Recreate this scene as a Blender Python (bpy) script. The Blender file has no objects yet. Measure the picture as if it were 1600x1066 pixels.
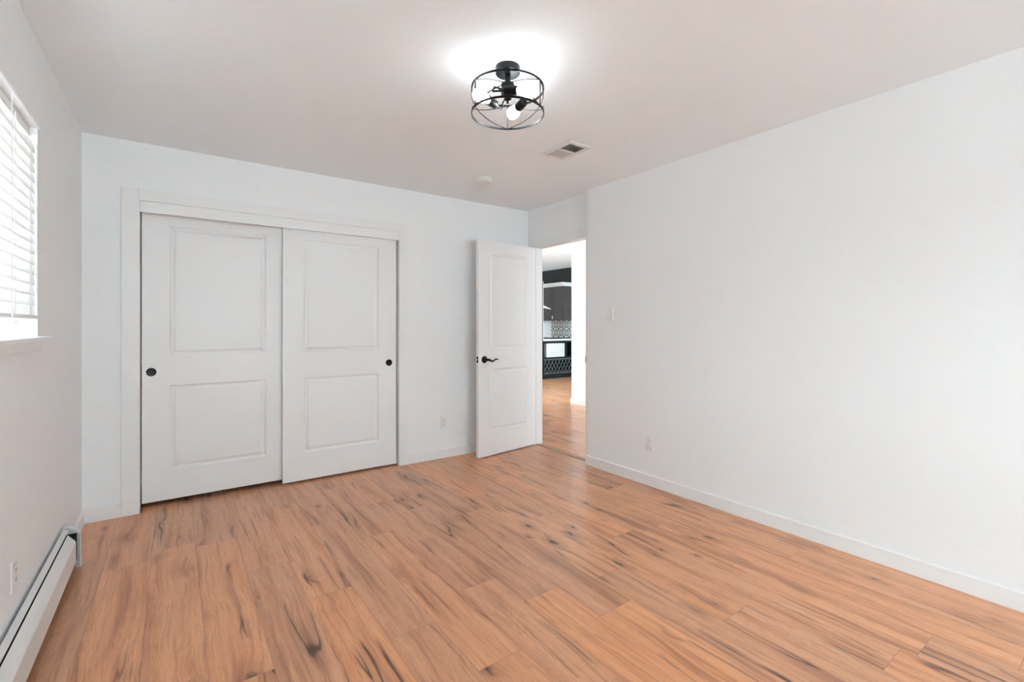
import bpy, bmesh, math, random
from mathutils import Vector, Matrix
random.seed(7)
S = bpy.context.scene
PI = math.pi

# ------------------------------------------------------------------ camera
cam = bpy.data.cameras.new('camera')
camo = bpy.data.objects.new('camera', cam)
S.collection.objects.link(camo)
camo.location = (0, 0, 1.236)
camo.rotation_euler = (PI / 2, 0, -math.atan(527 / 734.0))
cam.sensor_width = 36.0
cam.lens = 734.0 / 1600 * 36.0
cam.shift_y = -24.5 / 1600
cam.clip_start = 0.02
S.camera = camo

# ------------------------------------------------------------------ view, world, daylight
S.view_settings.view_transform = 'Standard'
S.view_settings.look = 'None'
S.view_settings.exposure = 0.95
S.view_settings.gamma = 1.0
S.view_settings.use_curve_mapping = False
S.cycles.use_denoising = True
S.cycles.max_bounces = 14
S.cycles.diffuse_bounces = 10
S.cycles.sample_clamp_indirect = 8.0

world = bpy.data.worlds.new('overcast_sky')
S.world = world
world.use_nodes = True
bg = world.node_tree.nodes['Background']
bg.inputs['Color'].default_value = (0.86, 0.95, 1.0, 1)
bg.inputs['Strength'].default_value = 1.6


def daylight(name, loc, rot, sx, sy, power, color=(0.712, 0.932, 1.0), spread=180):
    l = bpy.data.lights.new(name, 'AREA')
    l.shape = 'RECTANGLE'
    l.size, l.size_y, l.energy, l.color = sx, sy, power, color
    l.spread = math.radians(spread)
    o = bpy.data.objects.new(name, l)
    o.location, o.rotation_euler = loc, rot
    S.collection.objects.link(o)
    return o


# daylight at the seen left window; the other area lights are added fill
daylight('added_rear_daylight', (-4.6, -2.3, 2.75), (PI / 2 - math.radians(14), 0, -PI / 2 + math.radians(21)), 3.0, 1.0, 130)  # unseen source, added to brighten a band of the right wall
daylight('added_front_daylight', (1.0, -3.85, 1.2), (PI / 2 + math.radians(28), 0, 0), 2.4, 1.1, 93)  # unseen source, added as general fill for the bedroom
daylight('daylight_left_window', (-0.80, 2.0, 1.62), (PI / 2, 0, -PI / 2), 1.4, 0.9, 17, (0.90, 0.96, 1.0))
daylight('added_hall_fill', (4.15, 0.92, 1.5), (PI / 2, 0, 0), 1.5, 1.5, 6)  # added fill for the hall; no such window is known
daylight('added_living_fill', (3.02, 7.2, 1.5), (PI / 2, 0, -PI / 2), 2.2, 1.5, 52)  # added fill for hall and kitchen, from an unseen side
daylight('added_kitchen_fill', (6.55, 3.98, 1.55), (PI / 2, 0, 0), 1.8, 1.1, 60)  # added fill to brighten the peninsula front


# ------------------------------------------------------------------ helpers
class MB:
    def __init__(self):
        self.bm = bmesh.new()

    def box(self, x0, x1, y0, y1, z0, z1, bevel=0.0, seg=2):
        b = bmesh.new()
        bmesh.ops.create_cube(b, size=1.0)
        for v in b.verts:
            v.co = Vector((x0 + (v.co.x + .5) * (x1 - x0), y0 + (v.co.y + .5) * (y1 - y0), z0 + (v.co.z + .5) * (z1 - z0)))
        if bevel > 0:
            bmesh.ops.bevel(b, geom=b.edges[:], offset=bevel, segments=seg, affect='EDGES', profile=0.6)
        return self.take(b)

    def take(self, b, M=None):
        if M is not None:
            bmesh.ops.transform(b, matrix=M, verts=b.verts)
        me = bpy.data.meshes.new('tmp')
        b.to_mesh(me)
        b.free()
        self.bm.from_mesh(me)
        bpy.data.meshes.remove(me)
        return self

    def prism(self, prof, axis, a, b):
        """closed profile of 2D points extruded along axis ('x','y','z') from a to b"""
        def P(p, t):
            return {'x': (t, p[0], p[1]), 'y': (p[0], t, p[1]), 'z': (p[0], p[1], t)}[axis]
        bm = self.bm
        lo = [bm.verts.new(P(p, a)) for p in prof]
        hi = [bm.verts.new(P(p, b)) for p in prof]
        n = len(prof)
        fs = [bm.faces.new(lo[::-1]), bm.faces.new(hi)]
        for i in range(n):
            j = (i + 1) % n
            fs.append(bm.faces.new((lo[i], lo[j], hi[j], hi[i])))
        bmesh.ops.recalc_face_normals(bm, faces=fs)
        return self

    def tube(self, pts, r, closed=False, n=8):
        pts = [Vector(p) for p in pts]
        bm, m = self.bm, len(pts)
        rings, prev = [], None
        for i, p in enumerate(pts):
            if closed:
                t = pts[(i + 1) % m] - pts[i - 1]
            else:
                t = pts[min(i + 1, m - 1)] - pts[max(i - 1, 0)]
            t.normalize()
            if prev is None:
                prev = t.orthogonal().normalized()
            u = (prev - t * prev.dot(t)).normalized()
            prev = u
            w = t.cross(u)
            rr = r[i] if isinstance(r, (list, tuple)) else r
            rings.append([bm.verts.new(p + (u * math.cos(2 * PI * k / n) + w * math.sin(2 * PI * k / n)) * rr) for k in range(n)])
        for i in range(m if closed else m - 1):
            A, B = rings[i], rings[(i + 1) % m]
            sh = 0
            if closed and i == m - 1:
                sh = min(range(n), key=lambda s: sum((A[k].co - B[(k + s) % n].co).length for k in range(n)))
            for k in range(n):
                bm.faces.new((A[k], A[(k + 1) % n], B[(k + 1 + sh) % n], B[(k + sh) % n]))
        if not closed:
            bm.faces.new(rings[0][::-1])
            bm.faces.new(rings[-1])
        return self

    def lathe(self, prof, M=None, n=32):
        """profile of (radius, height) turned about z"""
        b = bmesh.new()
        rings = []
        for r, z in prof:
            if r < 1e-6:
                rings.append([b.verts.new((0, 0, z))])
            else:
                rings.append([b.verts.new((r * math.cos(2 * PI * k / n), r * math.sin(2 * PI * k / n), z)) for k in range(n)])
        for A, B in zip(rings, rings[1:]):
            for k in range(n):
                q = (k + 1) % n
                if len(A) == 1 and len(B) == 1:
                    continue
                if len(A) == 1:
                    b.faces.new((A[0], B[q], B[k]))
                elif len(B) == 1:
                    b.faces.new((A[k], A[q], B[0]))
                else:
                    b.faces.new((A[k], A[q], B[q], B[k]))
        bmesh.ops.recalc_face_normals(b, faces=b.faces[:])
        return self.take(b, M)

    def build(self, name, m, parent=None, smooth=False, world=None):
        me = bpy.data.meshes.new(name)
        bmesh.ops.recalc_face_normals(self.bm, faces=self.bm.faces[:])
        self.bm.to_mesh(me)
        self.bm.free()
        me.materials.append(m)
        o = bpy.data.objects.new(name, me)
        S.collection.objects.link(o)
        if smooth:
            me.polygons.foreach_set('use_smooth', [True] * len(me.polygons))
            me.set_sharp_from_angle(angle=math.radians(40))
        if parent is not None:
            o.parent = parent
        return o


def empty(name, loc=(0, 0, 0), rz=0.0):
    o = bpy.data.objects.new(name, None)
    o.empty_display_size = 0.05
    o.location = loc
    o.rotation_euler = (0, 0, rz)
    S.collection.objects.link(o)
    return o


def tag(o, label, cat, group=None):
    o['label'] = label
    o['category'] = cat
    if group:
        o['group'] = group
    return o


def struct(o, label=None, cat=None):
    o['kind'] = 'structure'
    if label:
        o['label'] = label
    if cat:
        o['category'] = cat
    return o


def copy_tree(o, parent=None):
    c = o.copy()
    S.collection.objects.link(c)
    if parent is not None:
        c.parent = parent
    for ch in list(o.children):
        copy_tree(ch, c)
    return c


# ------------------------------------------------------------------ materials
class NT:
    def __init__(self, name):
        self.m = bpy.data.materials.new(name)
        self.m.use_nodes = True
        self.t = self.m.node_tree
        self.b = self.t.nodes['Principled BSDF']

    def n(self, kind, **kw):
        x = self.t.nodes.new(kind)
        for k, v in kw.items():
            if k.startswith('i_'):
                key = k[2:]
                x.inputs[int(key) if key.isdigit() else key].default_value = v
            else:
                setattr(x, k, v)
        return x

    def put(self, sock, v):
        if hasattr(v, 'is_output') or isinstance(v, bpy.types.NodeSocket):
            self.t.links.new(v, sock)
        else:
            sock.default_value = v

    def math(self, op, a, b=0.0, c=None, clamp=False):
        x = self.n('ShaderNodeMath', operation=op, use_clamp=clamp)
        self.put(x.inputs[0], a)
        self.put(x.inputs[1], b)
        if c is not None:
            self.put(x.inputs[2], c)
        return x.outputs[0]

    def smooth(self, v, lo, hi, a=0.0, b=1.0):
        x = self.n('ShaderNodeMapRange', interpolation_type='SMOOTHSTEP')
        self.put(x.inputs['Value'], v)
        x.inputs['From Min'].default_value = lo
        x.inputs['From Max'].default_value = hi
        x.inputs['To Min'].default_value = a
        x.inputs['To Max'].default_value = b
        return x.outputs[0]

    def noise(self, vec, scale=1.0, detail=3.0, rough=0.5, dist=0.0):
        x = self.n('ShaderNodeTexNoise')
        self.put(x.inputs['Vector'], vec)
        x.inputs['Scale'].default_value = scale
        x.inputs['Detail'].default_value = detail
        x.inputs['Roughness'].default_value = rough
        x.inputs['Distortion'].default_value = dist
        return x.outputs[0]

    def mix(self, f, a, b, mode='MIX'):
        x = self.n('ShaderNodeMix', data_type='RGBA', blend_type=mode)
        self.put(x.inputs[0], f)
        self.put(x.inputs[6], a)
        self.put(x.inputs[7], b)
        return x.outputs[2]

    def vec(self, x, y, z):
        c = self.n('ShaderNodeCombineXYZ')
        for i, v in enumerate((x, y, z)):
            self.put(c.inputs[i], v)
        return c.outputs[0]

    def coords(self):
        tc = self.n('ShaderNodeTexCoord')
        s = self.n('ShaderNodeSeparateXYZ')
        self.t.links.new(tc.outputs['Object'], s.inputs[0])
        return tc.outputs['Object'], s.outputs[0], s.outputs[1], s.outputs[2]

    def bump(self, h, strength, dist):
        x = self.n('ShaderNodeBump')
        x.inputs['Strength'].default_value = strength
        x.inputs['Distance'].default_value = dist
        self.put(x.inputs['Height'], h)
        self.t.links.new(x.outputs[0], self.b.inputs['Normal'])


def surf(name, col, rough=0.5, metal=0.0, var=0.03, vscale=6.0, bump=0.0, bscale=120.0, bdist=0.002, spec=0.5, coat=0.0):
    T = NT(name)
    P, *_ = T.coords()
    f = T.noise(P, vscale, 3)
    lo = tuple(c * (1 - var) for c in col) + (1,)
    hi = tuple(min(1, c * (1 + var)) for c in col) + (1,)
    T.put(T.b.inputs['Base Color'], T.mix(f, lo, hi))
    T.b.inputs['Roughness'].default_value = rough
    T.b.inputs['Metallic'].default_value = metal
    T.b.inputs['Specular IOR Level'].default_value = spec
    T.b.inputs['Coat Weight'].default_value = coat
    if bump > 0:
        T.bump(T.noise(P, bscale, 3), bump, bdist)
    return T.m


M_wall = surf('wall_paint', (0.84, 0.857, 0.87), 0.62, var=0.012, vscale=1.7, bump=0.10, bscale=60, bdist=0.003, spec=0.3)
M_ceil = surf('ceiling_paint', (0.865, 0.905, 0.935), 0.75, var=0.012, vscale=2, bump=0.12, bscale=45, bdist=0.003, spec=0.2)
M_trim = surf('trim_paint', (0.82, 0.825, 0.83), 0.35, var=0.008, vscale=3, spec=0.4)
M_door = surf('door_paint', (0.83, 0.835, 0.84), 0.38, var=0.008, vscale=3, spec=0.4)
M_black = surf('black_metal', (0.012, 0.012, 0.013), 0.35, metal=0.6, var=0.15, vscale=30)
M_dark = surf('dark_void', (0.006, 0.006, 0.006), 0.9, var=0.1)
M_plastic = surf('white_plastic', (0.80, 0.80, 0.795), 0.3, var=0.01, vscale=10)
M_slot = surf('slot_dark', (0.12, 0.12, 0.12), 0.6, var=0.1)
M_heater = surf('heater_enamel', (0.76, 0.77, 0.765), 0.32, var=0.015, vscale=5, spec=0.5)
M_vent = surf('vent_enamel', (0.76, 0.76, 0.76), 0.4, var=0.02, vscale=8)
M_louver = surf('vent_louver', (0.55, 0.55, 0.55), 0.5, var=0.02, vscale=8)
M_duct = surf('duct_shade_grey', (0.30, 0.30, 0.30), 0.8, var=0.1)
M_vinyl = surf('window_vinyl', (0.82, 0.82, 0.82), 0.35, var=0.01)
M_chrome = surf('brushed_nickel', (0.62, 0.61, 0.6), 0.3, metal=1.0, var=0.05, vscale=40)
M_cab = surf('espresso_wood', (0.060, 0.052, 0.048), 0.35, var=0.35, vscale=7, spec=0.5)
M_cab_lit = surf('espresso_wood_lit', (0.10, 0.09, 0.085), 0.22, var=0.3, vscale=7, spec=0.6)  # lighter espresso; reflected light on the cabinet side put into the colour
M_base = surf('charcoal_cabinet', (0.018, 0.022, 0.023), 0.4, var=0.2, vscale=9)
M_lattice = surf('charcoal_lattice', (0.13, 0.145, 0.145), 0.45, var=0.1, vscale=20)
M_accent = surf('black_accent_wall', (0.012, 0.012, 0.012), 0.6, var=0.5, vscale=5, bump=0.3, bscale=20, bdist=0.01)
M_counter = surf('white_quartz', (0.86, 0.86, 0.86), 0.25, var=0.03, vscale=14)
M_box = surf('white_enamel', (0.82, 0.82, 0.82), 0.4, var=0.03, vscale=12)
M_trans = surf('wood_threshold', (0.36, 0.20, 0.12), 0.4, var=0.2, vscale=30)


def mat_blind():
    T = NT('blind_slat')
    P, *_ = T.coords()
    f = T.noise(P, 5, 2)
    c = T.mix(f, (0.84, 0.84, 0.83, 1), (0.88, 0.88, 0.87, 1))
    T.put(T.b.inputs['Base Color'], c)
    T.b.inputs['Roughness'].default_value = 0.45
    tr = T.n('ShaderNodeBsdfTranslucent')
    T.put(tr.inputs['Color'], c)
    mx = T.n('ShaderNodeMixShader')
    mx.inputs[0].default_value = 0.30
    T.t.links.new(T.b.outputs[0], mx.inputs[1])
    T.t.links.new(tr.outputs[0], mx.inputs[2])
    T.t.links.new(mx.outputs[0], T.t.nodes['Material Output'].inputs['Surface'])
    return T.m


def mat_glass():
    T = NT('window_glass')
    T.b.inputs['Base Color'].default_value = (1, 1, 1, 1)
    T.b.inputs['Roughness'].default_value = 0.0
    T.b.inputs['Transmission Weight'].default_value = 1.0
    T.b.inputs['IOR'].default_value = 1.02
    return T.m


def mat_bulb():
    T = NT('frosted_bulb')
    P, *_ = T.coords()
    T.b.inputs['Base Color'].default_value = (0.9, 0.9, 0.88, 1)
    T.put(T.b.inputs['Emission Color'], T.mix(T.noise(P, 8, 1), (0.86, 0.96, 1, 1), (0.88, 0.97, 1, 1)))
    T.b.inputs['Emission Strength'].default_value = 15.0
    return T.m


def mat_floor():
    T = NT('oak_laminate')
    P, X, Y, Z = T.coords()
    W, L = 0.196, 1.285
    r0 = T.math('DIVIDE', T.math('ADD', X, 0.10 + 40 * W), W)
    row = T.math('FLOOR', r0)
    u = T.math('SUBTRACT', r0, row)
    wn = T.n('ShaderNodeTexWhiteNoise', noise_dimensions='1D')
    T.put(wn.inputs['W'], row)
    yo = T.math('ADD', T.math('DIVIDE', T.math('ADD', Y, 30.0), L), wn.outputs[0])
    col = T.math('FLOOR', yo)
    v = T.math('SUBTRACT', yo, col)
    wn2 = T.n('ShaderNodeTexWhiteNoise', noise_dimensions='2D')
    T.put(wn2.inputs['Vector'], T.vec(row, col, 0.0))
    sp = T.n('ShaderNodeSeparateColor')
    T.t.links.new(wn2.outputs['Color'], sp.inputs[0])
    rnd, rn1, rn2 = wn2.outputs['Value'], sp.outputs[0], sp.outputs[1]
    # per-plank coordinates
    px = T.math('ADD', X, T.math('MULTIPLY', rn1, 37.0))
    py = T.math('ADD', Y, T.math('MULTIPLY', rn2, 53.0))
    # slow sideways wander of the grain
    wob = T.math('SUBTRACT', T.noise(T.vec(T.math('MULTIPLY', px, 3.5), T.math('MULTIPLY', py, 2.2), 0.0), 1.0, 2), 0.5)
    # knots
    vo = T.n('ShaderNodeTexVoronoi', feature='F1')
    kv = T.vec(T.math('MULTIPLY', T.math('ADD', px, T.math('MULTIPLY', wob, 0.05)), 6.5), T.math('MULTIPLY', py, 2.9), 0.0)
    T.put(vo.inputs['Vector'], kv)
    vo.inputs['Scale'].default_value = 1.0
    kd = vo.outputs['Distance']
    ks = T.n('ShaderNodeSeparateColor')
    T.t.links.new(vo.outputs['Color'], ks.inputs[0])
    has = T.smooth(ks.outputs[0], 0.40, 0.46)
    ksz = T.math('MULTIPLY_ADD', ks.outputs[1], 0.60, 0.32)
    kdn = T.math('DIVIDE', kd, ksz)
    kn = T.noise(T.vec(T.math('MULTIPLY', px, 60.0), T.math('MULTIPLY', py, 28.0), 0.0), 1.0, 3)
    kdj = T.math('ADD', kdn, T.math('MULTIPLY', T.math('SUBTRACT', kn, 0.5), 0.22))
    core = T.math('MULTIPLY', T.smooth(kdj, 0.04, 0.20, 1.0, 0.0), has)
    halo = T.math('MULTIPLY', T.smooth(kdj, 0.05, 0.62, 1.0, 0.0), has)
    # grain flows round the knots
    gx = T.math('ADD', px, T.math('ADD', T.math('MULTIPLY', wob, 0.05), T.math('MULTIPLY', halo, 0.030)))
    band = T.noise(T.vec(T.math('MULTIPLY', gx, 17.0), T.math('MULTIPLY', py, 0.85), 0.0), 1.0, 3, 0.55, 0.3)
    fine = T.noise(T.vec(T.math('MULTIPLY', gx, 210.0), T.math('MULTIPLY', py, 7.0), 0.0), 1.0, 2, 0.6)
    mid = T.noise(T.vec(T.math('MULTIPLY', gx, 65.0), T.math('MULTIPLY', py, 2.2), 0.0), 1.0, 3, 0.6)
    saw = T.noise(T.vec(T.math('MULTIPLY', px, 9.0), T.math('MULTIPLY', py, 190.0), 0.0), 1.0, 2, 0.6)
    # cathedral rings
    ring_h = T.math('MULTIPLY', T.noise(T.vec(T.math('MULTIPLY', gx, 7.5), T.math('MULTIPLY', py, 0.9), 3.0), 1.0, 1, 0.5, 0.2), 30.0)
    ring = T.math('ABSOLUTE', T.math('SUBTRACT', T.math('FRACT', ring_h), 0.5))
    ring = T.smooth(ring, 0.0, 0.16, 1.0, 0.0)
    # long dark cracks, broken up along the plank
    cf = T.noise(T.vec(T.math('MULTIPLY', gx, 8.0), T.math('MULTIPLY', py, 0.42), 7.0), 1.0, 2, 0.45, 0.15)
    cmask = T.smooth(T.noise(T.vec(T.math('MULTIPLY', px, 4.0), T.math('MULTIPLY', py, 1.9), 11.0), 1.0, 2), 0.48, 0.62)
    cdist = T.math('ABSOLUTE', T.math('SUBTRACT', cf, 0.5))
    crack = T.math('MULTIPLY', T.smooth(cdist, 0.001, 0.009, 1.0, 0.0), cmask)
    cshade = T.math('MULTIPLY', T.smooth(cdist, 0.0, 0.06, 1.0, 0.0), cmask)
    # colour
    light, midc, dark = (0.730, 0.365, 0.200, 1), (0.610, 0.275, 0.142, 1), (0.290, 0.122, 0.068, 1)
    c = T.mix(T.smooth(band, 0.30, 0.66), midc, light)
    c = T.mix(T.math('MULTIPLY', T.smooth(band, 0.26, 0.44, 1.0, 0.0), 0.55), c, dark)
    c = T.mix(T.math('MULTIPLY', T.smooth(mid, 0.50, 0.72), 0.46), c, dark)
    c = T.mix(T.math('MULTIPLY', ring, 0.15), c, dark)
    c = T.mix(T.math('MULTIPLY', T.smooth(fine, 0.45, 0.75), 0.30), c, dark)
    c = T.mix(T.math('MULTIPLY', T.smooth(saw, 0.5, 0.8), 0.10), c, light)
    c = T.mix(T.math('MULTIPLY', cshade, 0.40), c, (0.20, 0.085, 0.045, 1))
    c = T.mix(T.math('MULTIPLY', halo, 0.42), c, (0.20, 0.085, 0.045, 1))
    c = T.mix(T.math('MULTIPLY', crack, 0.80), c, (0.045, 0.020, 0.013, 1))
    c = T.mix(T.math('MULTIPLY', core, 0.88), c, (0.030, 0.014, 0.010, 1))
    # plank to plank tone
    hs = T.n('ShaderNodeHueSaturation')
    T.put(hs.inputs['Color'], c)
    T.put(hs.inputs['Value'], T.math('MULTIPLY_ADD', rnd, 0.20, 0.93))
    T.put(hs.inputs['Saturation'], T.math('MULTIPLY_ADD', rn1, 0.08, 0.96))
    c = hs.outputs[0]
    # seams
    eu = T.math('MULTIPLY', T.math('MINIMUM', u, T.math('SUBTRACT', 1.0, u)), W)
    ev = T.math('MULTIPLY', T.math('MINIMUM', v, T.math('SUBTRACT', 1.0, v)), L)
    e = T.math('MINIMUM', eu, ev)
    seam = T.smooth(e, 0.0004, 0.0016, 1.0, 0.0)
    c = T.mix(T.math('MULTIPLY', seam, 0.45), c, (0.10, 0.045, 0.026, 1))
    T.put(T.b.inputs['Base Color'], c)
    T.put(T.b.inputs['Roughness'], T.math('MULTIPLY_ADD', fine, 0.10, 0.24))
    T.b.inputs['Specular IOR Level'].default_value = 0.45
    h = T.math('SUBTRACT', T.math('MULTIPLY', fine, 0.15), T.math('ADD', T.math('MULTIPLY', crack, 0.5), seam))
    T.bump(h, 0.25, 0.001)
    return T.m


def mat_tile():
    """black and white medallion tiles on the (y, z) plane"""
    T = NT('patterned_tile')
    P, X, Y, Z = T.coords()
    k = 0.20
    fy = T.math('SUBTRACT', T.math('FRACT', T.math('DIVIDE', T.math('ADD', Y, 0.03), k)), 0.5)
    fz = T.math('SUBTRACT', T.math('FRACT', T.math('DIVIDE', T.math('ADD', Z, 0.05), k)), 0.5)
    r = T.math('SQRT', T.math('ADD', T.math('MULTIPLY', fy, fy), T.math('MULTIPLY', fz, fz)))
    an = T.math('ARCTAN2', fz, fy)
    pet = T.math('MULTIPLY', T.math('COSINE', T.math('MULTIPLY', an, 8.0)), 0.07)
    q = T.math('ADD', r, pet)
    a = T.math('LESS_THAN', T.math('ABSOLUTE', T.math('SUBTRACT', q, 0.34)), 0.06)
    b_ = T.math('LESS_THAN', r, 0.09)
    cr = T.math('GREATER_THAN', r, 0.60)
    d = T.math('LESS_THAN', T.math('ABSOLUTE', T.math('SUBTRACT', T.math('ABSOLUTE', fy), T.math('ABSOLUTE', fz))), 0.045)
    d = T.math('MULTIPLY', d, T.math('GREATER_THAN', r, 0.16))
    f = T.math('MAXIMUM', T.math('MAXIMUM', a, b_), T.math('MAXIMUM', cr, d))
    T.put(T.b.inputs['Base Color'], T.mix(f, (0.75, 0.75, 0.74, 1), (0.03, 0.03, 0.03, 1)))
    T.b.inputs['Roughness'].default_value = 0.3
    return T.m


M_blind, M_glass, M_bulb, M_floor, M_tile = mat_blind(), mat_glass(), mat_bulb(), mat_floor(), mat_tile()

# ------------------------------------------------------------------ room shell
XL, XR, XD, YB, YF, H = -0.47, 2.98, 3.04, 3.94, -3.55, 2.44
HH = 2.66
struct(MB().box(-0.8, 8.1, -3.8, 9.9, -0.08, 0.0).build('floor', M_floor))
struct(MB().box(XL - .2, 3.16, YF - .2, 4.75, H, H + .12).build('ceiling', M_ceil))
struct(MB().box(3.16, 8.1, 0.8, 9.9, HH, HH + .1).build('ceiling_hall', M_ceil))

# left wall with its window opening and an unseen one added for light
WY0, WY1, WZ0, WZ1 = 1.28, 2.775, 1.172, 2.066
m = MB()
RY0, RY1, RZ0, RZ1 = -1.5, -0.12, 0.9, 2.06
m.box(XL - .2, XL, YF - .2, RY0, 0, H)
m.box(XL - .2, XL, RY1, WY0, 0, H)
m.box(XL - .2, XL, RY0, RY1, 0, RZ0)
m.box(XL - .2, XL, RY0, RY1, RZ1, H)
m.box(XL - .2, XL, WY1, 4.75, 0, H)
m.box(XL - .2, XL, WY0, WY1, 0, WZ0)
m.box(XL - .2, XL, WY0, WY1, WZ1, H)
struct(m.build('wall_left', M_wall))

# back wall with the closet opening, and the closet behind
CX0, CX1, CZ = -0.19, 1.603, 2.06
m = MB()
m.box(XL, CX0, YB, YB + .02, 0, H)
m.box(CX1, 3.16, YB, YB + .02, 0, H)
m.box(CX0, CX1, YB, YB + .02, CZ, H)
m.box(XL, CX0, YB + .02, YB + .12, 0, H)
m.box(CX1, 3.16, YB + .02, YB + .12, 0, H)
m.box(CX0, CX1, YB + .02, YB + .12, CZ + .06, H)
struct(m.build('wall_back', M_wall))
m = MB()
m.box(XL, 3.16, 4.65, 4.75, 0, H)
m.box(1.9, 1.98, YB + .12, 4.65, 0, H)
struct(m.build('wall_closet', M_wall))

# right wall, its return at the entry, and the wall the door hangs in
m = MB()
m.box(XR, 3.12, YF - .2, 3.0, 0, H)
struct(m.build('wall_right', M_wall))
DY0, DY1, DZ = 3.072, 3.808, 2.036
m = MB()
m.box(XD, 3.12, DY1 + .02, YB, 0, H)
m.box(XD, 3.12, DY0 - .02, DY1 + .02, DZ + .02, H)
m.box(XD, 3.12, 3.0, DY0 - .02, 0, H)
m.box(3.12, 3.16, 0.8, 3.0, H, HH)
struct(m.build('wall_entry', M_wall))

# front wall (behind the camera) with a wide window added for fill light
FX0, FX1, FZ0, FZ1 = -0.1, 2.2, 1.0, 2.15
m = MB()
m.box(XL, FX0, YF - .12, YF, 0, H)
m.box(FX1, XR, YF - .12, YF, 0, H)
m.box(FX0, FX1, YF - .12, YF, 0, FZ0)
m.box(FX0, FX1, YF - .12, YF, FZ1, H)
struct(m.build('wall_front', M_wall))
m = MB()
for x0, x1 in ((FX0, FX0 + .05), (FX1 - .05, FX1), ((FX0 + FX1) / 2 - .03, (FX0 + FX1) / 2 + .03)):
    m.box(x0, x1, YF - .1, YF - .06, FZ0 + .05, FZ1 - .05)
m.box(FX0, FX1, YF - .1, YF - .06, FZ0, FZ0 + .05)
m.box(FX0, FX1, YF - .1, YF - .06, FZ1 - .05, FZ1)
w2 = struct(m.build('added_front_window', M_vinyl))
MB().box(FX0 + .05, FX1 - .05, YF - .083, YF - .079, FZ0 + .05, FZ1 - .05).build('glass_pane', M_glass, w2)

m = MB()
rx = XL - .15
m.box(rx, rx + .05, RY0, RY1, RZ0, RZ0 + .05)
m.box(rx, rx + .05, RY0, RY1, RZ1 - .05, RZ1)
m.box(rx, rx + .05, RY0, RY0 + .05, RZ0 + .05, RZ1 - .05)
m.box(rx, rx + .05, RY1 - .05, RY1, RZ0 + .05, RZ1 - .05)
w3 = struct(m.build('added_rear_window', M_vinyl))  # unseen window frame, added around the opening for the rear light
MB().box(rx + .02, rx + .024, RY0 + .05, RY1 - .05, RZ0 + .05, RZ1 - .05).build('glass_pane', M_glass, w3)

# hall and kitchen walls; their window openings are added for fill light
struct(MB().box(5.1, 5.22, 0.8, 5.488, 0, HH).build('wall_hall', M_wall))
m = MB()
m.box(3.16, 3.35, 0.8, .98, 0, HH)
m.box(4.95, 5.1, 0.8, .98, 0, HH)
m.box(3.35, 4.95, 0.8, .98, 0, .7)
m.box(3.35, 4.95, 0.8, .98, 2.3, HH)
struct(m.build('wall_hall_end', M_wall))
m = MB()
m.box(3.06, 3.16, 4.75, 6.05, 0, HH)
m.box(3.06, 3.16, 8.35, 9.8, 0, HH)
m.box(3.06, 3.16, 6.05, 8.35, 0, .7)
m.box(3.06, 3.16, 6.05, 8.35, 2.3, HH)
m.box(3.08, 3.16, 3.0, 4.75, H + .12, HH)
struct(m.build('wall_living', M_wall))
struct(MB().box(3.06, 8.0, 9.7, 9.8, 0, HH).build('wall_kitchen_end', M_wall))
struct(MB().box(7.9, 8.0, 0.8, 9.7, 0, HH).build('wall_kitchen', M_accent), 'black accent wall above the kitchen cabinets', 'wall')
m = MB()
m.box(5.22, 5.6, 4.0, 4.1, 0, HH)
m.box(7.5, 7.9, 4.0, 4.1, 0, HH)
m.box(5.6, 7.5, 4.0, 4.1, 0, .95)
m.box(5.6, 7.5, 4.0, 4.1, 2.15, HH)
struct(m.build('wall_kitchen_side', M_wall))


# ------------------------------------------------------------------ trim
def base_prof(h, t, s):
    return [(0, 0), (s * t, 0), (s * t, h - .006), (s * (t - .006), h), (0, h)]


BH, BT = 0.084, 0.014
m = MB()
m.prism([(XL + a, b) for a, b in base_prof(BH, BT, 1)], 'y', YF, YB)
struct(m.build('baseboard_left', M_trim))
m = MB()
m.prism([(YB + a, b) for a, b in base_prof(BH, BT, -1)], 'x', XL + BT, -0.281)
struct(m.build('baseboard_back', M_trim))
m = MB()
m.prism([(YB + a, b) for a, b in base_prof(BH, BT, -1)], 'x', 1.679, XD)
struct(m.build('baseboard_back_corner', M_trim))
m = MB()
m.prism([(XR + a, b) for a, b in base_prof(BH, BT, -1)], 'y', YF, 3.0 + BT)
m.prism([(3.0 + a, b) for a, b in base_prof(BH, BT, 1)], 'x', XR - BT + .001, XD)
struct(m.build('baseboard_right', M_trim))
m = MB()
m.prism([(5.1 + a, b) for a, b in base_prof(BH, BT, -1)], 'y', 0.98, 5.488 + BT)
m.prism([(5.488 + a, b) for a, b in base_prof(BH, BT, 1)], 'x', 5.1 - BT + .001, 5.22)
struct(m.build('baseboard_hall', M_trim))

# closet casing: two legs and a head, mitred look, over the wall face
m = MB()
m.box(-0.281, -0.191, YB - .016, YB, 0, 2.133, .0025)
m.box(1.606, 1.679, YB - .016, YB, 0, 2.133, .0025)
m.box(-0.191, 1.606, YB - .016, YB, 2.058, 2.133, .0025)
m.box(-0.1912, -0.187, YB - .012, YB + .11, 0, 2.06)
m.box(1.601, 1.6062, YB - .012, YB + .11, 0, 2.06)
struct(m.build('trim_1', M_trim), 'white casing around the sliding closet doors', 'trim')
m = MB()
m.box(-0.187, 1.601, YB - .013, YB + .012, 1.983, 2.057, .0015)
m.box(-0.187, 1.601, YB + .012, YB + .115, 2.03, 2.057)
struct(m.build('trim_2', M_trim), 'white fascia board hiding the closet door track', 'trim')

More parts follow.
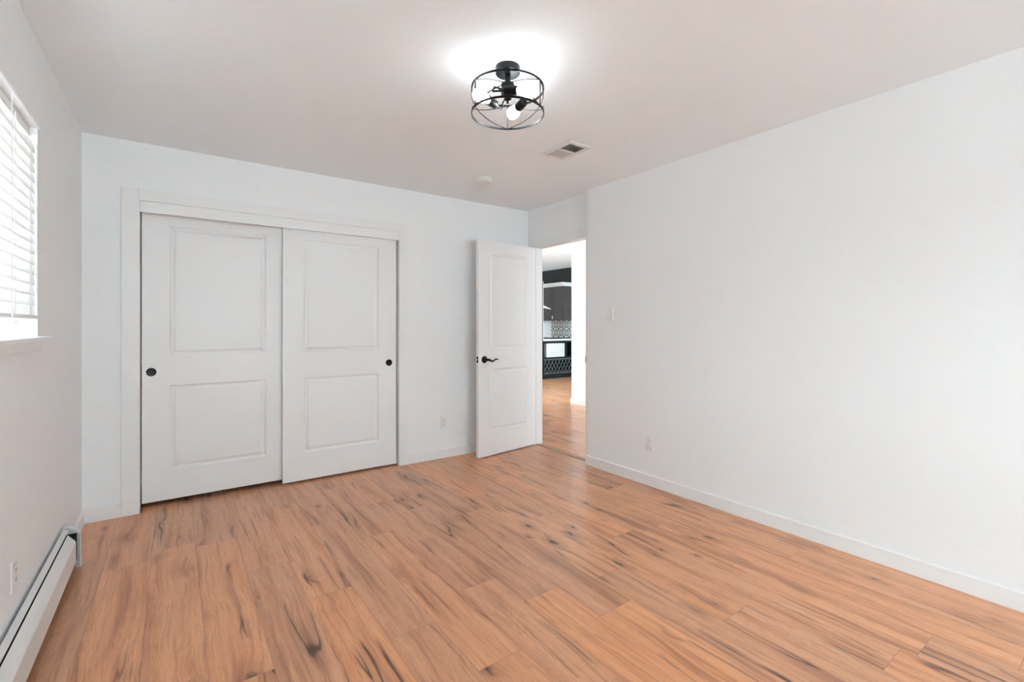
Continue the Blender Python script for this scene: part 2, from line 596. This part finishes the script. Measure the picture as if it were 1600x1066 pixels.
# entry casing and jambs
m = MB()
m.box(XD - .015, XD, DY1 + .004, DY1 + .08, 0, 2.036, .002)
m.box(XD - .015, XD, 3.0, YB - .05, 2.036, 2.122, .002)
m.box(XD - .015, XD, 3.0, DY0 - .004, 0, 2.036, .002)
m.box(XD, 3.124, DY1, DY1 + .02, 0, DZ)
m.box(XD, 3.124, DY0 - .02, DY0, 0, DZ)
m.box(XD, 3.124, DY0 - .02, DY1 + .02, DZ, DZ + .02)
m.box(XD + .045, XD + .06, DY0, DY0 + .012, 0, DZ)
jm = struct(m.build('trim_3', M_trim), 'white jamb and casing of the bedroom doorway', 'trim')
m = MB()
m.box(XD - .0175, XD + .004, DY0 - .003, DY0 + .003, .895, .955, .001)
m.build('strike_plate', M_chrome, jm)

th = MB().prism([(3.035, 0.0005), (3.10, 0.0005), (3.095, 0.006), (3.05, 0.007), (3.036, 0.004)], 'y', DY0, DY1).build('threshold_strip', M_trans)
tag(th, 'thin wooden threshold strip across the bedroom doorway floor', 'threshold')


# ------------------------------------------------------------------ panelled doors
RINGS = [(0.0, 0.0), (0.003, 0.002), (0.011, 0.009), (0.017, 0.0095), (0.024, 0.008), (0.036, 0.0015), (0.040, 0.001)]


def panel_door(m, w, h, t, panels, both=True):
    """slab from x 0..w, z 0..h; front face at y = 0 looking to -y"""
    bm = m.bm
    xs = sorted({0.0, w} | {p[0] for p in panels} | {p[1] for p in panels})
    zs = sorted({0.0, h} | {p[2] for p in panels} | {p[3] for p in panels})

    def face(pts, flip):
        vs = [bm.verts.new(p) for p in pts]
        bm.faces.new(vs[::-1] if flip else vs)
    for side in ((0, 1) if both else (0,)):
        y0, sg = (0.0, 1.0) if side == 0 else (t, -1.0)
        for i in range(len(xs) - 1):
            for j in range(len(zs) - 1):
                cx, cz = (xs[i] + xs[i + 1]) / 2, (zs[j] + zs[j + 1]) / 2
                if any(p[0] < cx < p[1] and p[2] < cz < p[3] for p in panels):
                    continue
                face([(xs[i], y0, zs[j]), (xs[i + 1], y0, zs[j]), (xs[i + 1], y0, zs[j + 1]), (xs[i], y0, zs[j + 1])], side)
        for (a, b, c, d) in panels:
            def ring(k):
                o, dp = RINGS[k]
                y = y0 + sg * dp
                return [(a + o, y, c + o), (b - o, y, c + o), (b - o, y, d - o), (a + o, y, d - o)]
            for k in range(len(RINGS) - 1):
                A, B = ring(k), ring(k + 1)
                for q in range(4):
                    z = (q + 1) % 4
                    face([A[q], A[z], B[z], B[q]], side)
            face(ring(len(RINGS) - 1), side)
    for pts in ([(0, 0, 0), (0, t, 0), (w, t, 0), (w, 0, 0)], [(0, 0, h), (w, 0, h), (w, t, h), (0, t, h)],
                [(0, 0, 0), (0, 0, h), (0, t, h), (0, t, 0)], [(w, 0, 0), (w, t, 0), (w, t, h), (w, 0, h)]):
        face(pts, False)
    if not both:
        face([(0, t, 0), (0, t, h), (w, t, h), (w, t, 0)], False)
    bmesh.ops.remove_doubles(bm, verts=bm.verts, dist=1e-5)


def finger_pull(x, z):
    """flush black cup on the face y = 0"""
    m = MB()
    Mx = Matrix.Translation((x, 0, z)) @ Matrix.Rotation(PI / 2, 4, 'X')
    m.lathe([(0.0, 0.0006), (0.018, 0.0006), (0.0215, 0.0012), (0.0235, 0.003), (0.0265, 0.0035), (0.0285, 0.002), (0.0285, -0.006)], Mx, 36)
    return m


LDX, LDY, LDZ = -0.181, 4.018, 0.034
m = MB()
LDW, LDH = 0.905, 1.985
panel_door(m, LDW, LDH, .034, [(0.151, 0.751, 1.026 - LDZ, 1.924 - LDZ), (0.151, 0.751, .236 - LDZ, .822 - LDZ)])
d1 = struct(m.build('door_1', M_door), 'left white sliding closet door with two raised panels, behind the other', 'closet door')
d1.location = (LDX, LDY, LDZ)
finger_pull(0.052, .918 - LDZ).build('finger_pull', M_black, d1, True)
RDX, RDY, RDZ = 0.677, 3.968, 0.016
m = MB()
RDW, RDH = 0.913, 2.005
panel_door(m, RDW, RDH, .034, [(0.15, 0.755, 1.024 - RDZ, 1.912 - RDZ), (0.15, 0.755, .232 - RDZ, .822 - RDZ)])
d2 = struct(m.build('door_2', M_door), 'right white sliding closet door with two raised panels, in front', 'closet door')
d2.location = (RDX, RDY, RDZ)
finger_pull(0.846, .910 - RDZ).build('finger_pull', M_black, d2, True)

# entry door, standing open against the back wall
m = MB()
EDW, EDH, EDT = 0.757, 2.022, .036
panel_door(m, EDW, EDH, EDT, [(.128, .632, 1.0, 1.918), (.128, .632, .222, .814)])
d3 = struct(m.build('door_3', M_door), 'white two panel bedroom door standing open beside the doorway', 'door')
d3.location = (2.274, 3.693, .010)
d3.rotation_euler = (0, 0, math.atan2(.105, .754))


def lever(side):
    m = MB()
    sg = -1 if side == 0 else 1
    y0 = 0 if side == 0 else EDT
    Mx = Matrix.Translation((.068, y0, .907)) @ Matrix.Rotation(-sg * PI / 2, 4, 'X')
    m.lathe([(0.033, -0.002), (0.033, 0.004), (0.029, 0.009), (0.018, 0.012), (0.012, 0.016), (0.011, 0.045), (0.0, 0.047)], Mx, 32)
    pts = [(.068, y0 + sg * .048, .907), (.085, y0 + sg * .050, .906), (.105, y0 + sg * .052, .897), (.122, y0 + sg * .053, .891),
           (.140, y0 + sg * .053, .896), (.158, y0 + sg * .053, .907), (.172, y0 + sg * .053, .911), (.186, y0 + sg * .053, .907), (.194, y0 + sg * .052, .902)]
    m.tube(pts, [.012, .0115, .010, .009, .008, .0075, .007, .006, .004], n=12)
    return m


h1 = lever(0).build('door_handle', M_black, d3, True)
lever(1).build('door_handle', M_black, d3, True)
m = MB()
m.box(-.0012, .002, .006, .030, .880, .937, .0006)
lp = m.build('latch_plate', M_black, d3)
MB().box(-.008, .001, .013, .023, .902, .915, .001).build('latch_bolt', M_chrome, lp)
for z in (.2, 1.0, 1.8):
    MB().tube([(EDW + .004, -.006, z - .045), (EDW + .004, -.006, z + .045)], .0055, n=10).build('hinge', M_trim, d3, True)

# ------------------------------------------------------------------ left window and blind
m = MB()
fx0, fx1 = XL - .165, XL - .115
m.box(fx0, fx1, WY0, WY1, WZ0, WZ0 + .055, .003)
m.box(fx0, fx1, WY0, WY1, WZ1 - .055, WZ1, .003)
m.box(fx0, fx1, WY1 - .055, WY1, WZ0 + .055, WZ1 - .055, .003)
m.box(fx0, fx1, WY0, WY0 + .055, WZ0 + .055, WZ1 - .055, .003)
yc = (WY0 + WY1) / 2 + .05
m.box(fx0, fx1 + .01, yc - .04, yc + .04, WZ0 + .055, WZ1 - .055, .003)
m.box(fx0 + .005, fx1 - .008, yc + .04, WY1 - .055, WZ0 + .055, WZ0 + .095, .002)
m.box(fx0 + .005, fx1 - .008, WY1 - .09, WY1 - .055, WZ0 + .095, WZ1 - .055, .002)
win = struct(m.build('window_1', M_vinyl), 'white vinyl window behind the blind in the wall', 'window')
MB().box(fx0 + .022, fx0 + .026, WY0 + .05, WY1 - .05, WZ0 + .05, WZ1 - .05).build('glass_pane', M_glass, win)
m = MB()
m.box(fx1 - .008, fx1 + .006, WY1 - .20, WY1 - .13, WZ0 + .06, WZ0 + .078, .003)
m.box(fx1 - .004, fx1 + .014, WY1 - .185, WY1 - .165, WZ0 + .078, WZ0 + .10, .003)
m.build('window_latch', M_chrome, win)
m = MB()
m.box(XL - .125, XL + .040, WY0, WY1, WZ0 - .001, WZ0 + .017, .003)
m.box(XL, XL + .040, WY1 - .01, WY1 + .055, WZ0 - .001, WZ0 + .017, .003)
m.box(XL, XL + .040, WY0 - .055, WY0 + .01, WZ0 - .001, WZ0 + .017, .003)
m.build('window_sill', M_trim, win)
m = MB()
m.prism([(XL, 1.130), (XL + .009, 1.130), (XL + .016, 1.140), (XL + .016, WZ0 - .001), (XL, WZ0 - .001)], 'y', WY0 - .02, WY1 + .012)
m.build('apron', M_trim, win)
m = MB()
m.prism([(XL, 2.066), (XL + .006, 2.062), (XL + .010, 2.066), (XL + .010, 2.092), (XL + .002, 2.100), (XL, 2.100)], 'y', WY0 - .01, WY1 + .0)
m.build('head_trim', M_trim, win)

bl = tag(empty('window_blind', (XL - .012, (WY0 + WY1) / 2, WZ0 + .1)), 'white horizontal slat blind lowered over the window at the edge of the picture', 'blind')
bx = -.0
hl = (WY1 - WY0) / 2 - .004
zt = 2.062 - (WZ0 + .1)
m = MB()
m.box(-.045, -.010, -hl, hl, zt - .040, zt, .002)
m.build('head_rail', M_plastic, bl)
m = MB()
pitch, tilt = .0425, math.radians(82)
nsl = 17
for i in range(nsl):
    zc = .028 + i * pitch
    pr = []
    for s in range(7):
        a = -.025 + .05 * s / 6
        c = .0028 * (1 - (a / .025) ** 2)
        pr.append((a, c))
    top = [(a, c + .0013) for a, c in pr]
    bot = [(a, c - .0013) for a, c in pr[::-1]]
    prof = []
    for a, c in top + bot:
        # room-side edge (+x) turned down
        prof.append((a * math.cos(tilt) + c * math.sin(tilt), zc - a * math.sin(tilt) + c * math.cos(tilt)))
    m.prism(prof, 'y', -hl, hl)
m.build('slats', M_blind, bl, True)
m = MB()
m.box(-.018, .018, -hl, hl, -.010, .006, .003)
m.build('bottom_rail', M_plastic, bl)
for y in (hl - .10, hl - .32, -hl + .32, -hl + .10):
    m = MB()
    m.tube([(.0095, y, zt - .045), (.0095, y, 0.0)], .0013, n=6)
    m.tube([(-.0105, y, zt - .045), (-.0105, y, 0.0)], .0013, n=6)
    m.build('ladder_cord', M_plastic, bl)
m = MB()
m.tube([(.030, hl - .47, zt - .03), (.031, hl - .47, zt - .35), (.030, hl - .468, .0), (.032, hl - .44, -.03), (.032, hl - .41, -.02)], .002, n=6)
m.build('lift_cord', M_plastic, bl, True)

# ------------------------------------------------------------------ baseboard heater
ht = tag(empty('baseboard_heater', (XL + BT, 1.2, 0.0)), 'long white metal baseboard heater on the floor below the window', 'heater')
y0, y1 = -1.95, 2.035
X = XL + BT  # local x = 0 at the face of the baseboard


def P(*pts):
    return [(a - X, b) for a, b in pts]


m = MB()
m.prism(P((-.4555, .035), (-.452, .035), (-.452, .198), (-.436, .1985), (-.434, .201), (-.4555, .206)), 'y', y0, y1)
m.build('back_panel', M_heater, ht)
m = MB()
m.prism(P((-.4295, .1985), (-.402, .163), (-.399, .157), (-.398, .060), (-.402, .052), (-.412, .050), (-.412, .053), (-.404, .055), (-.401, .061), (-.402, .156), (-.4045, .161), (-.4305, .1955)), 'y', y0, y1 - .070)
m.build('front_cover', M_heater, ht)
m = MB()
m.box(-.450 - X, -.408 - X, y0 + .02, y1 + .034, .03, .168)  # dark block stands for the fins and the shade in the end gap
m.box(-.4515 - X, -.4495 - X, y0 + .01, y1 + .010, .01, .19)
m.build('fin_shade_filler', M_dark, ht)
for ye in (y1 + .012, y0 - .040):
    m = MB()
    prof = P((-.4555, .0), (-.4555, .212), (-.434, .212), (-.422, .205), (-.402, .182), (-.392, .166), (-.390, .0), (-.394, .0), (-.396, .163), (-.405, .179), (-.424, .200), (-.436, .207), (-.4515, .207), (-.4515, .0))
    m.prism(prof, 'y', ye, ye + .028)
    pl = P((-.4555, .0), (-.4555, .212), (-.434, .212), (-.422, .205), (-.402, .182), (-.392, .166), (-.390, .0))
    m.prism(pl, 'y', ye + .024 if ye > 0 else ye, ye + .028 if ye > 0 else ye + .004)
    m.box(-.410 - X, -.390 - X, ye - .004, ye + .020, .0, .006)
    m.build('end_cap', M_heater, ht)


# ------------------------------------------------------------------ wall plates
def outlet(name):
    """duplex outlet, plate face towards -y, centred on z = 0"""
    r = empty(name)
    MB().box(-.035, .035, -.006, 0, -.0575, .0575, .0025, 3).build('cover_plate', M_plastic, r, True)
    for zc in (-.0195, .0195):
        m = MB()
        pts = []
        for k in range(28):
            a = 2 * PI * k / 28
            pts.append((.0172 * math.cos(a), max(-.0138, min(.0138, .0172 * math.sin(a))) + zc))
        m.prism(pts, 'y', -.0085, -.004)
        q = m.build('receptacle', M_plastic, r)
        s = MB()
        s.box(-.0080, -.0055, -.0092, -.008, zc - .001, zc + .008)
        s.box(.0055, .0080, -.0092, -.008, zc - .001, zc + .007)
        s.lathe([(.003, .0080), (.003, .0093), (0, .0093)], Matrix.Translation((0, 0, zc - .008)) @ Matrix.Rotation(PI / 2, 4, 'X'), 12)
        s.build('slots', M_slot, q)
    MB().lathe([(.0035, .0055), (.003, .0075), (0, .0077)], Matrix.Rotation(PI / 2, 4, 'X'), 14).build('screw', M_chrome, r, True)
    return r


o1 = outlet('wall_outlet')
tag(o1, 'white duplex outlet low on the back wall between closet and open door', 'outlet', 'duplex wall outlets')
o1.location = (2.041, YB, .330)
o2 = copy_tree(o1)
tag(o2, 'white duplex outlet low on the long right wall, further along than the light switch', 'outlet', 'duplex wall outlets')
o2.location = (XR, 2.334, .327)
o2.rotation_euler = (0, 0, -PI / 2)


def rocker(name, outlet_face=False):
    r = empty(name)
    MB().box(-.035, .035, -.006, 0, -.0575, .0575, .0025, 3).build('cover_plate', M_plastic, r, True)
    m = MB()
    m.box(-.0172, .0172, -.0066, -.005, -.0342, .0342)
    m.build('rocker_gap', M_slot, r)
    m = MB()
    if outlet_face:
        m.box(-.0162, .0162, -.0085, -.006, -.0332, .0332, .001)
    else:
        m.prism([(-.0062, -.0332), (-.0075, -.0332), (-.0088, -.002), (-.0118, .0332), (-.0062, .0332)], 'x', -.0158, .0158)
    k = m.build('receptacle_face' if outlet_face else 'rocker', M_plastic, r)
    if outlet_face:
        for zc in (-.018, .018):
            s = MB()
            s.box(-.0080, -.0055, -.0092, -.008, zc - .004, zc + .005)
            s.box(.0055, .0080, -.0092, -.008, zc - .004, zc + .005)
            s.build('slots', M_slot, k)
    return r


sw = tag(rocker('light_switch'), 'white light switch on the right wall near the doorway', 'switch')
sw.location = (XR, 2.732, 1.333)
sw.rotation_euler = (0, 0, -PI / 2)
o3 = tag(rocker('wall_outlet', True), 'white rectangular outlet plate on the left wall above the heater', 'outlet')
o3.location = (XL, 2.40, .345)
o3.rotation_euler = (0, 0, PI / 2)

# ------------------------------------------------------------------ ceiling fittings
sd = tag(empty('smoke_detector', (2.062, 3.262, H)), 'round white smoke detector on the ceiling near the back wall', 'smoke detector')
MB().lathe([(0, 0), (.066, 0), (.066, -.010), (.062, -.012)], None, 40).build('mounting_base', M_plastic, sd, True)
m = MB()
m.lathe([(.060, -.008), (.060, -.022), (.055, -.030), (.030, -.034), (0, -.034)], None, 40)
m.build('cover', M_plastic, sd, True)
MB().lathe([(.004, -.033), (.004, -.0355), (0, -.036)], Matrix.Translation((.03, -.02, 0)), 12).build('test_light', M_slot, sd)

VX0, VX1, VY0, VY1 = 2.078, 2.284, 2.250, 2.548
vt = tag(empty('ceiling_vent', ((VX0 + VX1) / 2, (VY0 + VY1) / 2, H)), 'white metal air vent register in the ceiling', 'vent')
hx, hy = (VX1 - VX0) / 2, (VY1 - VY0) / 2
m = MB()
zf0, zf1 = -.012, -.005
ix, oy0, oy1 = hx - .034, -hy + .036, hy - .036
m.box(-hx, -ix, -hy, hy, zf0, zf1, .002)
m.box(ix, hx, -hy, hy, zf0, zf1, .002)
m.box(-ix, ix, -hy, oy0, zf0, zf1, .002)
m.box(-ix, ix, oy1, hy, zf0, zf1, .002)
m.box(-ix, ix, -.011, .011, zf0, zf1, .002)
m.box(-hx + .012, hx - .012, -hy + .012, hy - .012, zf1, -.0005)
m.build('frame', M_vent, vt)
for (a, b, sgn) in ((oy0, -.011, -1), (.011, oy1, 1)):
    MB().box(-ix, ix, a, b, zf1 - .001, zf1 - .0002).build('duct_shade_sheet', M_duct, vt)  # grey sheet; its tone stands for the shade inside the duct
    m = MB()
    n = 9
    for i in range(n):
        y = a + (b - a) * (i + .5) / n
        dy = .0056 * sgn
        m.prism([(y - dy, -.006), (y - dy + .0012, -.006), (y + dy + .0012, -.0118), (y + dy, -.0118)], 'x', -ix, ix)
    m.build('louvers', M_louver, vt)
m = MB()
m.box(-.052, -.040, hy - .026, hy - .012, -.022, -.010, .002)
m.build('damper_lever', M_vent, vt)

# cage light
LX, LY = 1.262, 1.792
lt = tag(empty('ceiling_light', (LX, LY, H)), 'black drum cage ceiling light with three lit bulbs', 'ceiling light')
FV = Vector((LX, LY, 0)).normalized()       # away from the doorway side of the room
UV = Vector((FV.y, -FV.x, 0))


def pol(ang, r, z):
    return UV * (r * math.cos(ang)) + FV * (r * math.sin(ang)) + Vector((0, 0, z))


R_, ZT, ZB = .169, 2.338 - H, 2.222 - H
MB().lathe([(0, 0), (.057, 0), (.057, -.030), (.053, -.034), (0, -.034)], None, 40).build('canopy', M_black, lt, True)
MB().tube([(0, 0, -.03), (0, 0, -.10)], .0135, n=18).build('stem', M_black, lt, True)
m = MB()
m.lathe([(0, -.078), (.031, -.078), (.031, -.128), (0, -.128)], None, 32)
m.lathe([(.018, -.127), (.018, -.150), (.012, -.155), (.006, -.158), (.006, -.168), (0, -.170)], None, 24)
m.build('hub', M_black, lt, True)
for z in (ZT, ZB):
    m = MB()
    pts_o = []
    b = bmesh.new()
    rr, hh, n = R_, .0045, 72
    prof = [(rr - .003, z - hh), (rr + .001, z - hh), (rr + .001, z + hh), (rr - .003, z + hh), (rr - .003, z - hh)]
    m.lathe(prof, None, n)
    b.free()
    m.build('cage_ring', M_black, lt, True)
bars = [PI / 2, PI / 2 + 2 * PI / 3, PI / 2 + 4 * PI / 3]
for a in bars:
    MB().tube([pol(a, R_ - .001, ZB), pol(a, R_ - .001, ZT)], .0026, n=8).build('cage_bar', M_black, lt, True)
for a in bars:
    for sg in (1, -1):
        pts = []
        for k in range(25):
            t = k / 24
            z = ZB + (ZT - ZB) * (t if sg > 0 else 1 - t)
            pts.append(pol(a + t * 2 * PI / 3, R_ - (.0008 if sg > 0 else .0035), z))
        MB().tube(pts, .002, n=6).build('cage_strap', M_black, lt, True)
ZA = 2.292 - H
for b0 in (113, 233, -7):
    A, B = math.radians(b0), math.radians(b0 + 86)
    p0, p1 = pol(A, .093, ZA), pol(B, .137, ZA - .004)
    d = (p1 - p0).normalized()
    sp0 = p1 - d * .118
    arm = MB()
    hubp = pol(A - .5, .028, -.110)
    arm.tube([hubp, pol(A - .35, .055, -.112), pol(A - .15, .085, -.124), p0 - d * .012, sp0 - d * .002], .0048, n=8)
    ar = arm.build('arm', M_black, lt, True)
    Mx = Matrix.Translation(sp0) @ d.to_track_quat('Z', 'Y').to_matrix().to_4x4()
    MB().lathe([(0, -.004), (.017, -.004), (.0205, .002), (.0205, .056), (.017, .056), (.016, .03), (0, .03)], Mx, 24).build('socket', M_black, lt, True)
    MB().lathe([(.012, .034), (.0145, .056), (.018, .070), (.0255, .088), (.0298, .108), (.0298, .120), (.0265, .135), (.019, .146), (.009, .152), (0, .1535)], Mx, 28).build('bulb', M_bulb, lt, True)

# ------------------------------------------------------------------ kitchen beyond the doorway
pn = tag(empty('kitchen_peninsula', (6.83, 8.30, 0)), 'charcoal base cabinet with open shelf and diamond wine rack in kitchen', 'cabinet')
w = 1.06
m = MB()
m.box(0, .03, 0, .62, .08, .875)
m.box(w - .03, w, 0, .62, .08, .875)
m.box(.70, .74, .0, .60, .50, .83)
m.box(.03, w - .03, .60, .62, .08, .875)
m.box(.03, w - .03, 0, .60, .46, .495)
m.box(.03, w - .03, 0, .60, .08, .115)
m.box(.03, w - .03, 0, .60, .83, .875)
m.build('carcass', M_base, pn)
MB().box(0.02, w, .03, .60, 0, .08).build('toe_kick', M_base, pn)
m = MB()
m.box(.03, w - .03, .0, .03, .115, .135)
m.box(.03, w - .03, .0, .03, .440, .46)
m.build('rack_frame', M_lattice, pn)
m = MB()
za, zb = .135, .44
sx = .105
hgt = zb - za
for sg in (1, -1):
    for k in range(-4, 12):
        pts = []
        xa = .03 + k * sx
        xb = xa + sg * hgt * .62
        if sg < 0:
            xa, xb = xa, xb
        # clip to the cabinet
        p, q = Vector((xa, za)), Vector((xb, zb))
        lo, hi = .03, w - .03

        def clip(p, q, X_):
            t = (X_ - p.x) / (q.x - p.x)
            return p + (q - p) * t
        if max(p.x, q.x) <= lo or min(p.x, q.x) >= hi:
            continue
        if p.x < lo: p = clip(p, q, lo)
        if q.x < lo: q = clip(p, q, lo)
        if p.x > hi: p = clip(p, q, hi)
        if q.x > hi: q = clip(p, q, hi)
        if (q - p).length < .03:
            continue
        dn = Vector((-(q - p).y, (q - p).x)).normalized() * .0065
        yo = .004 if sg > 0 else .016
        m.prism([tuple(p + dn), tuple(q + dn), tuple(q - dn), tuple(p - dn)], 'y', yo, yo + .012)
m.build('lattice', M_lattice, pn)

ct = MB().box(6.825, 7.895, 8.26, 8.96, .876, .920, .004).build('countertop', M_counter)
tag(ct, 'white countertop on the charcoal kitchen cabinet', 'countertop')
ck = tag(empty('cooktop', (7.17, 8.30, .9205)), 'flat black cooktop on the white kitchen countertop', 'cooktop')
MB().box(0, .62, 0, .50, 0, .016, .004).build('glass_top', M_black, ck)
for kx in (.2, .45):
    MB().lathe([(.016, .016), (.014, .028), (0, .028)], Matrix.Translation((kx, .05, 0)), 16).build('control_knob', M_black, ck)
sb = tag(empty('storage_box', (6.955, 8.315, .496)), 'white box on the open shelf of the kitchen cabinet', 'box')
m = MB()
m.box(0, .555, .006, .40, 0, .318, .003)
m.build('body', M_box, sb)
m = MB()
for z in (.0, .082, .164, .246):
    m.box(.004, .551, 0, .008, z + .004, z + .074, .003)
m.build('front_panel', M_box, sb)

tp = tag(empty('tall_pantry_panel', (6.785, 8.29, 0)), 'tall narrow black cabinet end panel beside the kitchen countertop', 'panel')
MB().box(0, .036, .0, .60, 0, 2.33).build('side', M_black, tp)
MB().box(.037, .050, .0, .012, .925, 2.24).build('edge_strip', M_trim, tp)
bk = MB().prism([(0, 0), (.24, -.030), (.24, -.024), (0, .055)], 'y', 0, .05).build('shelf_bracket', M_trim)
bk.location = (6.838, 8.305, 1.640)
tag(bk, 'small white wedge bracket on the black kitchen end panel', 'bracket')

uc = tag(empty('upper_cabinet', (7.60, 8.485, 1.352)), 'dark wood upper kitchen cabinet under white crown', 'cabinet')
MB().box(.012, .298, 0, 1.2, 0, .83).build('body', M_cab_lit, uc)
for k in range(3):
    m = MB()
    y0_ = .004 + k * .40
    m.box(0, .018, y0_, y0_ + .392, .004, .826, .002)
    m.box(-.004, .002, y0_, y0_ + .06, .004, .826, .001)
    m.box(-.004, .002, y0_ + .332, y0_ + .392, .004, .826, .001)
    m.box(-.004, .002, y0_ + .06, y0_ + .332, .766, .826, .001)
    m.box(-.004, .002, y0_ + .06, y0_ + .332, .004, .064, .001)
    dr = m.build('door', M_cab, uc)
    if k == 0:
        MB().box(-.028, -.010, .352, .378, .040, .12, .004).build('handle', M_chrome, dr)
m = MB()
m.prism([(-.005, .832), (-.012, .835), (-.045, .905), (-.045, .925), (.298, .925), (.298, .832)], 'y', -.04, 1.2)
m.build('crown_molding', M_trim, uc)

bs = MB().box(7.888, 7.9, 8.30, 9.248, .92, 1.352).build('backsplash', M_tile)
tag(bs, 'black and white patterned tile backsplash under the upper cabinet', 'backsplash')
bs2 = MB().box(7.888, 7.9, 9.25, 9.70, .92, 1.352).build('backsplash', M_counter)
tag(bs2, 'plain white stretch of backsplash beside the patterned tiles', 'backsplash')
